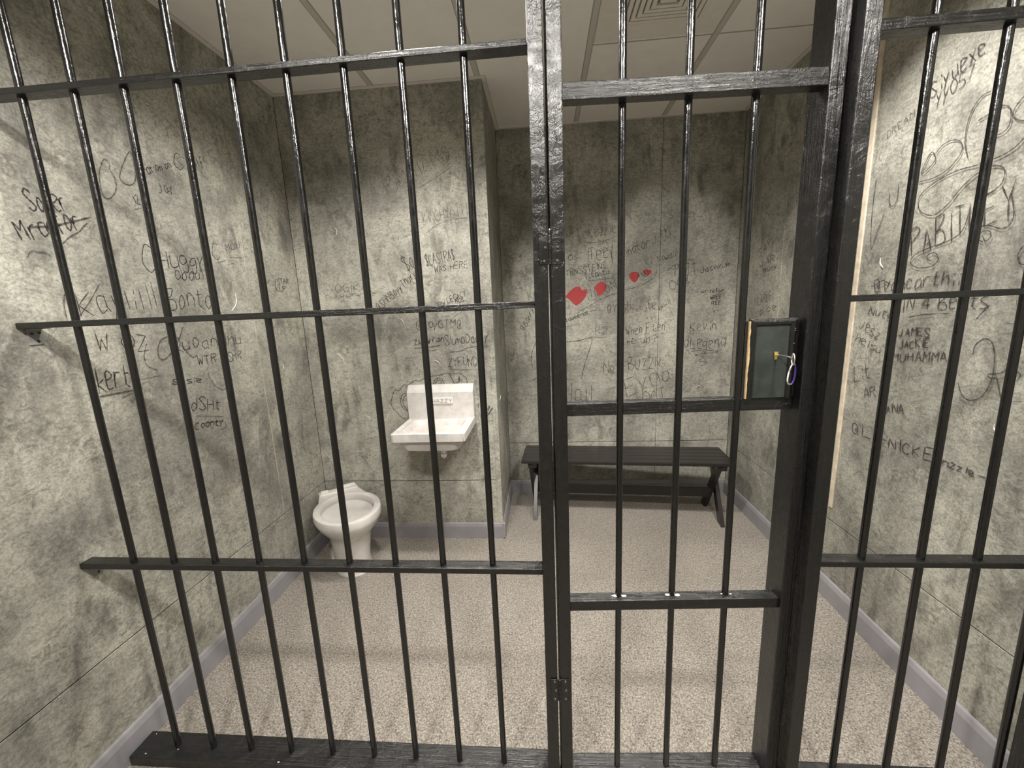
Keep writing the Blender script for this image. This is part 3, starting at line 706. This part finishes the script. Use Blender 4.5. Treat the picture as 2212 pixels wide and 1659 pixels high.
# dark end post flat on the right wall in front of the grille
ep = MB().box(1.292, XR - 0.0145, 1.004, 1.0475, 0.0, ZT, 0.003, 2).build('wall_post', M['woodz'])
tag(ep, 'black wooden post upright against the right wall at the picture edge', 'post')

def angle_bracket(x, y, ztop, label):
    r = empty('angle_bracket', (x, y, ztop)); tag(r, label, 'bracket', 'brackets under the rail ends on the left wall')
    MB().box(0.0005, 0.004, -0.019, 0.019, -0.048, 0.0, 0.0012).build('wall_plate', M['bracket'], r)
    MB().box(0.0005, 0.034, -0.019, 0.019, -0.0035, 0.0, 0.0012).build('shelf_plate', M['bracket'], r)
    for yy_, zz in ((-0.008, -0.015), (0.010, -0.0135), (0.004, -0.038)):
        MB().cyl((0.0038, yy_, zz), (0.0058, yy_, zz), 0.0036, n=12).build('screw', M['screwhole'], r)
angle_bracket(XL, 1.089, 1.493, 'grey screwed bracket under the middle rail end on the left wall')
angle_bracket(XL, 1.091, 0.737, 'grey screwed bracket under the lower rail end on the left wall')

# ------------------------------------------------------------------ cell door, standing slightly open into the cell
TH = math.radians(2.8)
dr = empty('cell_door', (0.0205, GY0, 0.0), TH)
tag(dr, 'black barred cell door standing slightly ajar with a lock box', 'door')
W, SW, DY = 0.655, 0.0345, 0.075
MB().box(0, SW, 0, DY, 0.012, 2.62, 0.0028, 2).build('hinge_stile', M['woodz'], dr)
MB().box(W - SW, W, 0, DY, 0.012, 2.62, 0.0028, 2).build('latch_stile', M['woodz'], dr)
for z0, z1, ya, yb in ((1.951, 1.988, 0.003, 0.036), (1.205, 1.239, 0.030, 0.064), (0.631, 0.662, 0.010, 0.046)):
    MB().box(SW - 0.0005, W - SW + 0.0005, ya, yb, z0, z1, 0.0018, 2).build('rail', M['woodx'], dr)
MB().box(SW - 0.0005, W - SW + 0.0005, 0.022, 0.070, 0.014, 0.050, 0.002, 2).build('rail', M['woodx'], dr)
MB().box(SW - 0.0005, W - SW + 0.0005, 0.022, 0.070, 2.58, 2.618, 0.002, 2).build('rail', M['woodx'], dr)
DB = [(0.178, 0.1755), (0.3315, 0.326), (0.483, 0.479)]
YB = 0.034
for a, b in DB:
    MB().cyl((a, YB, 0.03), (b, YB, 2.60), 0.0090, n=20).build('bar', M['bar'], dr)
for k, s in ((0, 0.014), (1, 0.014), (2, 0.006)):
    chips(dr, [(DB[k][0] - 0.012, YB - 0.003, 0.662, s * 0.7), (DB[k][0] + 0.013, YB - 0.004, 0.662, s * 0.75)])
# lock box on the middle rail: plate, mitred moulding, bare split edge
BX0, BX1, BZ0, BZ1 = 0.4935, 0.6115, 1.239, 1.443
box = MB().box(BX0 + 0.004, W - SW + 0.0005, 0.026, 0.062, BZ0, BZ1 - 0.004, 0.0015).build('lock_box', M['woodz'], dr)
MB().box(BX0 + 0.012, BX1 - 0.010, 0.0215, 0.0265, BZ0 + 0.001, BZ1 - 0.014, 0.001).build('face_plate', M['slate'], box)
def mould(name, p, q, n_in, mat, mitres=(1, 1)):
    """bevelled strip from p to q (x,z); n_in points to the plate"""
    p = Vector(p); q = Vector(q); d = (q - p).normalized(); n_ = Vector(n_in)
    prof = [(0, 0.026), (0, 0.0195), (0.003, 0.0175), (0.008, 0.0155), (0.0145, 0.0165), (0.017, 0.0205), (0.017, 0.026)]
    lo = []
    for P_, sgn in ((p, mitres[0]), (q, -mitres[1])):
        lp = []
        for a, y in prof:
            w = P_ + n_ * a + d * (sgn * a)
            lp.append((w.x, y, w.y))
        lo.append(lp)
    return MB().loft(lo, True, True, False).build(name, mat, box)
mould('top_moulding', (BX0 + 0.001, BZ1), (BX1 - 0.0005, BZ1), (0, -1), M['woodx'])
m1 = mould('side_moulding', (BX0 + 0.001, BZ0 + 0.0005), (BX0 + 0.001, BZ1), (1, 0), M['woodz'], (0, 1))
m2 = mould('side_moulding', (BX1 - 0.0005, BZ0 + 0.0005), (BX1 - 0.0005, BZ1), (-1, 0), M['woodz'], (0, 1))
# bare wood edge, ragged
m = MB(); rr = random.Random(3); n = 26; A_, B_ = [], []
for i in range(n + 1):
    z = BZ0 + 0.001 + (BZ1 - BZ0 - 0.006) * i / n
    w = 0.0012 + 0.0022 * (0.5 + 0.5 * math.sin(i * 0.55)) + rr.uniform(-0.0006, 0.0006)
    if i > n - 3: w *= 0.4
    if i < 6: w *= 0.5
    A_.append((BX0 - 0.0006, z)); B_.append((BX0 + w, z))
lp = [[(a[0], 0.0185, a[1]), (b[0], 0.0160, b[1]), (b[0], 0.0240, b[1]), (a[0], 0.0240, a[1])] for a, b in zip(A_, B_)]
m.loft(lp, True, True, False); m.build('bare_edge', M['rawwood'], box)['label'] = 'bare split wood edge'
# screws on the right moulding
for z in (1.417, 1.412, 1.380):
    MB().cyl((BX1 - 0.009, 0.0165, z), (BX1 - 0.009, 0.0135, z), 0.0016, n=8).build('screw', M['steel'], box)
# keyhole plate
LX, LZ = 0.5645, 1.3515
m = MB(); m.box(LX - 0.0062, LX + 0.0058, 0.0175, 0.0218, LZ - 0.005, LZ + 0.0085, 0.0018, 2)
m.box(LX - 0.0042, LX + 0.0030, 0.0180, 0.0218, LZ - 0.0125, LZ - 0.004, 0.0012)
m.build('keyhole_plate', M['brass'], box)['label'] = 'small brass keyhole plate'
# hinges over the hinge-side joint
def hinge(zc, h):
    hg = MB().box(-0.0270, 0.0265, -0.0022, -0.0002, zc - h / 2, zc + h / 2, 0.0006).build('hinge', M['woodz'], dr)
    for k in range(5):
        MB().cyl((-0.0015, -0.0052, zc - h / 2 + h * k / 5 + 0.0008), (-0.0015, -0.0052, zc - h / 2 + h * (k + 1) / 5 - 0.0008), 0.0036, n=12).build('knuckle', M['woodz'], hg)
    MB().cyl((-0.0015, -0.0052, zc + h / 2), (-0.0015, -0.0052, zc + h / 2 + 0.003), 0.0030, 0.002, n=12).build('pin', M['steel'], hg)
    for sx in (-0.0145, 0.0150):
        for sz in (-0.40, 0.0, 0.40):
            x = sx + (0.002 if sz == 0 else -0.001 * (1 if sx < 0 else -1))
            MB().cyl((x, -0.0022, zc + sz * h), (x, -0.0045, zc + sz * h), 0.0036, 0.0026, n=12).build('screw', M['steel'], hg)
hinge(1.634, 0.078); hinge(0.374, 0.076)
for (x, z) in ((-0.030, 1.607), (0.030, 1.597), (0.027, 1.592), (-0.023, 1.603)):
    MB().cyl((x + 0.001, 0.0002, z), (x, -0.003, z), 0.0028, 0.0018, n=8).build('screw', M['steel'], dr)

# key in the lock and the carabiner hanging from its ring
DM = Matrix.Translation((0.0205, GY0, 0)) @ Matrix.Rotation(TH, 4, 'Z')
ky = empty('door_key'); ky.matrix_world = DM @ Matrix.Translation((LX, 0.0175, LZ)); tag(ky, 'silver key with a long shank standing out of the lock box keyhole', 'key')
MB().cyl((0.001, 0.004, 0.0006), (0.001, -0.052, 0.0006), 0.0022, n=12).build('shank', M['chrome'], ky)
ringp = [(0.001 + 0.0045 * math.cos(a), -0.062 , 0.0006 + 0.0125 * math.sin(a) - 0.004) for a in [2 * PI * i / 24 for i in range(24)]]
ringp = [(0.001 + 0.0035 * math.cos(a) * 1.0, -0.0625 + 0.0105 * math.cos(a), -0.003 + 0.0135 * math.sin(a)) for a in [2 * PI * i / 24 for i in range(24)]]
MB().tube(ringp, 0.0016, 8, True).build('bow_ring', M['chrome'], ky)
cb = empty('carabiner'); cb.matrix_world = DM @ Matrix.Translation((LX + 0.002, 0.0175 - 0.064, LZ - 0.0175)) @ Matrix.Rotation(math.radians(6), 4, 'Y'); tag(cb, 'small silver and purple carabiner clip hanging from the key ring', 'carabiner')
def cpts(a0, a1, n=14):
    P = []
    for i in range(n + 1):
        t = a0 + (a1 - a0) * i / n
        w = 0.0105 + 0.0022 * (-math.sin(t)); x = w * math.cos(t); z = -0.021 + 0.0245 * math.sin(t)
        x = math.copysign(abs(math.cos(t)) ** 0.75 * w, math.cos(t)); 
        P.append((x * 0.9, x * 0.25, z))
    return P
MB().tube(cpts(-PI * 0.42, PI * 0.40, 16), 0.0020, 8).build('spine', M['purple'], cb)['label'] = 'purple spine'
MB().tube(cpts(PI * 0.40, PI * 0.93, 8), 0.0020, 8).build('top_hook', M['chrome'], cb)
MB().tube(cpts(PI * 0.93, PI * 1.25, 5), 0.0017, 8).build('gate', M['chip'], cb)
MB().tube(cpts(PI * 1.25, PI * 1.58, 8), 0.0020, 8).build('bottom_hook', M['chrome'], cb)

# ------------------------------------------------------------------ toilet
def sup(cx, cy, a, b, z, n=48, e=2.0, bb=None):
    P = []
    for i in range(n):
        t = 2 * PI * i / n; c, s = math.cos(t), math.sin(t)
        x = math.copysign(abs(c) ** (2 / e), c) * a; y = math.copysign(abs(s) ** (2 / e), s) * ((bb if (bb and s < 0) else b))
        P.append((cx + x, cy + y, z))
    return P
# local +y = front
tl = empty('toilet', (-1.18, 2.14, 0.0), math.atan2(-0.8, 0.6) - PI / 2); tag(tl, 'white porcelain toilet bowl with no tank or seat in the left corner', 'toilet')
b = MB()
b.loft([sup(0, -0.035, 0.108, 0.175, 0.0), sup(0, -0.035, 0.110, 0.178, 0.012), sup(0, -0.035, 0.104, 0.170, 0.024), sup(0, -0.022, 0.100, 0.152, 0.05),
        sup(0, -0.010, 0.104, 0.138, 0.12), sup(0, 0.0, 0.112, 0.138, 0.19), sup(0, 0.0, 0.120, 0.150, 0.232), sup(0, 0.0, 0.140, 0.175, 0.262), sup(0, 0.0, 0.166, 0.205, 0.298),
        sup(0, 0.0, 0.178, 0.218, 0.322), sup(0, 0.0, 0.1845, 0.2245, 0.336), sup(0, 0.0, 0.186, 0.226, 0.345), sup(0, 0.0, 0.186, 0.226, 0.374), sup(0, 0.0, 0.183, 0.223, 0.3805),
        sup(0, 0.0, 0.178, 0.218, 0.3825), sup(0, 0.0, 0.152, 0.188, 0.3825), sup(0, 0.0, 0.1475, 0.183, 0.380), sup(0, 0.0, 0.146, 0.181, 0.374), sup(0, 0, 0.146, 0.181, 0.352),
        sup(0, 0, 0.149, 0.184, 0.345), sup(0, 0, 0.149, 0.184, 0.336), sup(0, 0, 0.12, 0.15, 0.329), sup(0, 0, 0.06, 0.075, 0.323), sup(0, 0, 0.01, 0.012, 0.321)])
b.build('bowl', M['porcelain'], tl)
# foot with the trapway swelling behind the pedestal
b = MB()
b.loft([sup(0, -0.17, 0.108, 0.11, 0.0, e=2.6), sup(0, -0.17, 0.108, 0.11, 0.02, e=2.6), sup(0, -0.165, 0.095, 0.10, 0.05, e=2.4), sup(0, -0.155, 0.082, 0.10, 0.09), sup(0, -0.14, 0.068, 0.10, 0.125), sup(0, -0.12, 0.04, 0.07, 0.145)])
b.build('trapway_foot', M['porcelain'], tl)
b = MB()
b.loft([sup(0, -0.19, 0.075, 0.05, 0.24, e=2.5), sup(0, -0.215, 0.095, 0.05, 0.30, e=2.8), sup(0, -0.238, 0.108, 0.056, 0.345, e=3), sup(0, -0.246, 0.116, 0.060, 0.366, e=3.2), sup(0, -0.246, 0.115, 0.060, 0.376, e=3.2), sup(0, -0.247, 0.106, 0.052, 0.380, e=3.2)])
b.build('rear_deck', M['porcelain'], tl)
pl_ = [(0.168 * math.cos(t), 0.206 * math.sin(t)) for t in [math.radians(-28 - 124 * i / 16) for i in range(17)]]
pl_ += [(-0.116, -0.272), (0.116, -0.272)]
MB().loft([[(x * 0.93, y * 0.98, 0.30) for x, y in pl_], [(x, y, 0.345) for x, y in pl_], [(x, y, 0.372) for x, y in pl_], [(x * 0.985, y * 0.995, 0.379) for x, y in pl_]], True, True, False).build('shoulder', M['porcelain'], tl)
b = MB(); b.box(-0.118, 0.118, -0.305, -0.245, 0.352, 0.388, 0.010, 3)
b.build('tank_ledge', M['porcelain_dusty'], tl)
b = MB(); b.box(-0.105, -0.008, -0.303, -0.264, 0.385, 0.402, 0.007, 3)
b.build('gasket_block', M['chip'], tl)
b = MB(); b.box(0.060, 0.104, -0.296, -0.262, 0.385, 0.395, 0.004, 2)
b.build('gasket_block', M['chip'], tl)
for sx in (-0.1, 0.1):
    MB().cyl((sx, -0.10, 0.018), (sx, -0.10, 0.036), 0.012, 0.007, n=14).build('bolt_cap', M['porcelain'], tl)

# ------------------------------------------------------------------ wall sink
SX0, SX1, SY0, SY1 = -0.853, -0.440, 2.078, YF - 0.0005
sxc, syc = (SX0 + SX1) / 2, (SY0 + SY1) / 2
sk = empty('wall_sink', (sxc, YF, 0.82)); tag(sk, 'small white wall-hung sink with tall backsplash on the jutting wall right of the toilet', 'sink')
so = Matrix.Translation((-sxc, -YF, -0.82))
hw, hd = (SX1 - SX0) / 2, (SY1 - SY0) / 2
ZR = 0.838
b = MB()
cyb = syc - 0.012
b.loft([sup(sxc, syc, hw - 0.006, hd, ZR - 0.046, 64, 40), sup(sxc, syc, hw, hd, ZR - 0.044, 64, 40), sup(sxc, syc, hw, hd, ZR - 0.002, 64, 40), sup(sxc, syc, hw - 0.003, hd - 0.003, ZR, 64, 40),
        sup(sxc, syc, hw - 0.008, hd - 0.008, ZR, 64, 36), sup(sxc, syc, hw - 0.013, hd - 0.013, ZR - 0.005, 64, 30),
        sup(sxc, cyb, hw - 0.040, hd - 0.045, ZR - 0.006, 64, 7), sup(sxc, cyb, hw - 0.043, hd - 0.048, ZR - 0.004, 64, 7), sup(sxc, cyb, hw - 0.050, hd - 0.054, ZR - 0.010, 64, 7),
        sup(sxc, cyb, hw - 0.060, hd - 0.062, ZR - 0.05, 64, 6.5), sup(sxc, cyb, hw - 0.072, hd - 0.074, ZR - 0.095, 64, 6), sup(sxc, cyb, hw - 0.095, hd - 0.10, ZR - 0.110, 64, 5), sup(sxc, cyb, 0.03, 0.03, ZR - 0.116, 64, 2.0)], False, True)
b.build('basin', M['sink'], sk, so)
b = MB()
b.loft([sup(sxc, cyb, hw - 0.030, hd - 0.035, ZR - 0.040, 64, 7), sup(sxc, cyb, hw - 0.036, hd - 0.042, ZR - 0.075, 64, 6.5), sup(sxc, cyb, hw - 0.050, hd - 0.055, ZR - 0.112, 64, 6), sup(sxc, cyb, hw - 0.085, hd - 0.09, ZR - 0.126, 64, 5), sup(sxc, cyb, 0.03, 0.03, ZR - 0.128, 64, 2)], True, True)
b.build('underside', M['porcelain_dusty'], sk, so)
# backsplash: front face, then a bevel sloping back to the wall
b = MB(); prof = [(SY1, ZR - 0.04), (2.404, ZR - 0.04), (2.404, ZR - 0.002), (2.400, 1.000), (2.403, 1.004), (2.440, 1.042), (SY1, 1.043)]
b.loft([[(x, y, z) for y, z in prof] for x in (SX0 + 0.001, SX1 - 0.001)], True, True, False)
b.build('backsplash', M['sink'], sk, so)
b = MB(); b.box(-0.700, -0.566, 2.394, 2.402, 0.928, 0.968, 0.003, 2)
pl = b.build('name_plate', M['chip'], sk, so)
bm = bmesh.new(); rnd = random.Random(5)
for i, ch in enumerate('HAZZY'):
    for st in GL[ch].split('|'):
        pts = [Vector((-0.695 + i * 0.0262 + (int(t[0]) + rnd.uniform(-.2, .2)) * 0.0045, 0.936 + (int(t[1]) - 2) * 0.0038)) for t in st.lstrip('~').split()]
        w = 0.0011
        for p, q_ in zip(pts, pts[1:]):
            t = (q_ - p).normalized(); nn = Vector((-t.y, t.x)) * w
            vs = [bm.verts.new((v.x - sxc, 2.3934 - YF, v.y - 0.82)) for v in (p + nn, q_ + nn, q_ - nn, p - nn)]
            bm.faces.new(vs)
me = bpy.data.meshes.new('plate_lettering'); bm.to_mesh(me); bm.free(); me.materials.append(M['ink0'])
link(bpy.data.objects.new('plate_lettering', me), pl)
b = MB(); dx, dy = -0.598, 2.215
b.cyl((dx, dy, ZR - 0.125), (dx, dy, ZR - 0.155), 0.016, n=20); b.build('drain_collar', M['chrome'], sk, so)
b = MB(); b.cyl((dx, dy, ZR - 0.155), (dx, dy, ZR - 0.178), 0.013, n=20)
b.build('drain_tail', M['chrome'], sk, so)
b = MB(); b.cyl((dx, dy, ZR - 0.160), (dx, dy, ZR - 0.178), 0.019, 0.017, n=20); b.cyl((dx, dy, ZR - 0.178), (dx, dy, ZR - 0.190), 0.017, 0.008, n=20)
b.build('drain_nut', M['chrome'], sk, so)
b = MB(); b.cyl((sxc, cyb, ZR - 0.1165), (sxc, cyb, ZR - 0.112), 0.024, 0.020, n=20); b.build('drain_ring', M['chrome'], sk, so)

# ------------------------------------------------------------------ bench
BN = empty('bench', (0.527, 2.800, 0.0), math.radians(-3.9)); tag(BN, 'long dark slatted bench on crossed legs against the back wall', 'bench')
L2, D2, HB = 0.700, 0.162, 0.440
ns = 5; sw = 2 * D2 / ns
for k in range(ns):
    y0 = -D2 + k * sw + 0.0012; y1 = -D2 + (k + 1) * sw - 0.0012
    MB().box(-L2, L2, y0, y1, HB - 0.024, HB, 0.004, 2).build('slat', M['bench'], BN)
for sx in (-1, 1):
    x = sx * 0.625
    MB().box(x - 0.030, x + 0.030, -D2 + 0.012, D2 - 0.012, HB - 0.058, HB - 0.024, 0.003).build('cleat', M['bench'], BN)
    for s in (-1, 1):
        xo = x + s * 0.0135 * 0.9
        # plank from the front foot to the back of the top, and its mirror
        p0 = Vector((xo, s * -0.145, 0.0)); p1 = Vector((xo, s * 0.120, HB - 0.030))
        w = 0.030; d = (p1 - p0).normalized(); nrm = Vector((0, -d.z, d.y))
        hh = 0.0125
        def cut(P, z):  # horizontal end cut
            out = []
            for k in (-1, 1):
                Q = P + nrm * w * k; t = (z - Q.z) / d.z; Q = Q + d * t; out.append(Q)
            return out
        a = cut(p0, 0.0); c = cut(p1, HB - 0.030)
        lo = [[Vector((xo + e * hh, q.y, q.z)) for q in (a[0], a[1], c[1], c[0])] for e in (-1, 1)]
        MB().loft(lo, True, True, False).build('leg', M['bench'], BN)
MB().box(-0.612, 0.612, -0.014, 0.014, 0.135, 0.205, 0.003).build('stretcher', M['bench'], BN)

# ------------------------------------------------------------------ lamps
def can(x, y, label):
    r = empty('recessed_light', (x, y, ZC)); tag(r, label, 'ceiling light', 'recessed ceiling lights')
    m = MB(); n = 32
    def rg(rad, z): return [(rad * math.cos(2 * PI * i / n), rad * math.sin(2 * PI * i / n), z) for i in range(n)]
    m.loft([rg(0.085, -0.001), rg(0.085, -0.006), rg(0.066, -0.008), rg(0.060, -0.004), rg(0.060, -0.001)], False, False)
    m.build('trim_ring', M['vent'], r)
def spot(name, loc, target, power, size, blend, rad, col):
    l = bpy.data.lights.new(name, 'SPOT'); l.energy = power; l.spot_size = math.radians(size); l.spot_blend = blend
    l.shadow_soft_size = rad; l.color = col
    o = bpy.data.objects.new(name, l); o.location = loc
    d = Vector(target) - Vector(loc); o.rotation_euler = d.to_track_quat('-Z', 'Y').to_euler()
    return link(o)
WARM = (1.0, 0.955, 0.895)
can(0.98, 1.56, 'round recessed light in the ceiling over the right half of the cell')
spot('cell_right_wash', (0.98, 1.56, ZC - 0.02), (0.84, 3.1, 1.45), 20, 52, 0.6, 0.05, WARM)
spot('cell_right_down', (0.98, 1.56, ZC - 0.02), (0.93, 1.80, 0.0), 44, 108, 0.7, 0.06, WARM)
can(-0.50, 1.60, 'round recessed light in the ceiling over the left half of the cell')
spot('cell_left_down', (-0.50, 1.60, ZC - 0.02), (-0.62, 1.70, 0.0), 42, 138, 0.55, 0.09, WARM)
can(0.18, 1.62, 'round recessed light in the ceiling over the middle of the cell')
spot('cell_middle_down', (0.18, 1.62, ZC - 0.02), (0.18, 1.62, 0.0), 66, 84, 0.9, 0.07, WARM)
can(-0.60, -0.04, 'round recessed light in the hall ceiling above the viewer to the left')
spot('hall_left_lamp', (-0.60, -0.04, ZC - 0.02), (-0.62, 0.10, 0.0), 76, 154, 0.2, 0.10, WARM)
can(0.70, -0.04, 'round recessed light in the hall ceiling above the viewer to the right')
spot('hall_right_lamp', (0.70, -0.04, ZC - 0.02), (0.70, 0.10, 0.0), 62, 152, 0.2, 0.10, WARM)

w = bpy.data.worlds.new('World'); bpy.context.scene.world = w; w.use_nodes = True
w.node_tree.nodes['Background'].inputs[0].default_value = (0, 0, 0, 1)

# ------------------------------------------------------------------ camera
FPX, YAW, PITCH, ROLL = 881.656, 0.083037, -0.188577, -0.041577
cy, sy = math.cos(YAW), math.sin(YAW); cp, sp = math.cos(PITCH), math.sin(PITCH)
fwd = Vector((-sy * cp, cy * cp, sp)); rt = Vector((cy, sy, 0)); up = rt.cross(fwd)
c_, s_ = math.cos(ROLL), math.sin(ROLL)
R_, U_ = c_ * rt + s_ * up, -s_ * rt + c_ * up
cam = bpy.data.cameras.new('camera'); co = bpy.data.objects.new('camera', cam); C.objects.link(co)
cam.sensor_fit = 'HORIZONTAL'; cam.sensor_width = 36.0; cam.lens = 36.0 * FPX / 2212.0; cam.clip_start = 0.01
mw = Matrix((R_, U_, -fwd)).transposed().to_4x4(); mw.translation = Vector((0, 0, 1.5)); co.matrix_world = mw
sc = bpy.context.scene; sc.camera = co
sc.view_settings.view_transform = 'Standard'; sc.view_settings.look = 'None'; sc.view_settings.gamma = 1.0
sc.view_settings.use_curve_mapping = False; sc.view_settings.exposure = 1.42
sc.cycles.max_bounces = 10; sc.cycles.diffuse_bounces = 6
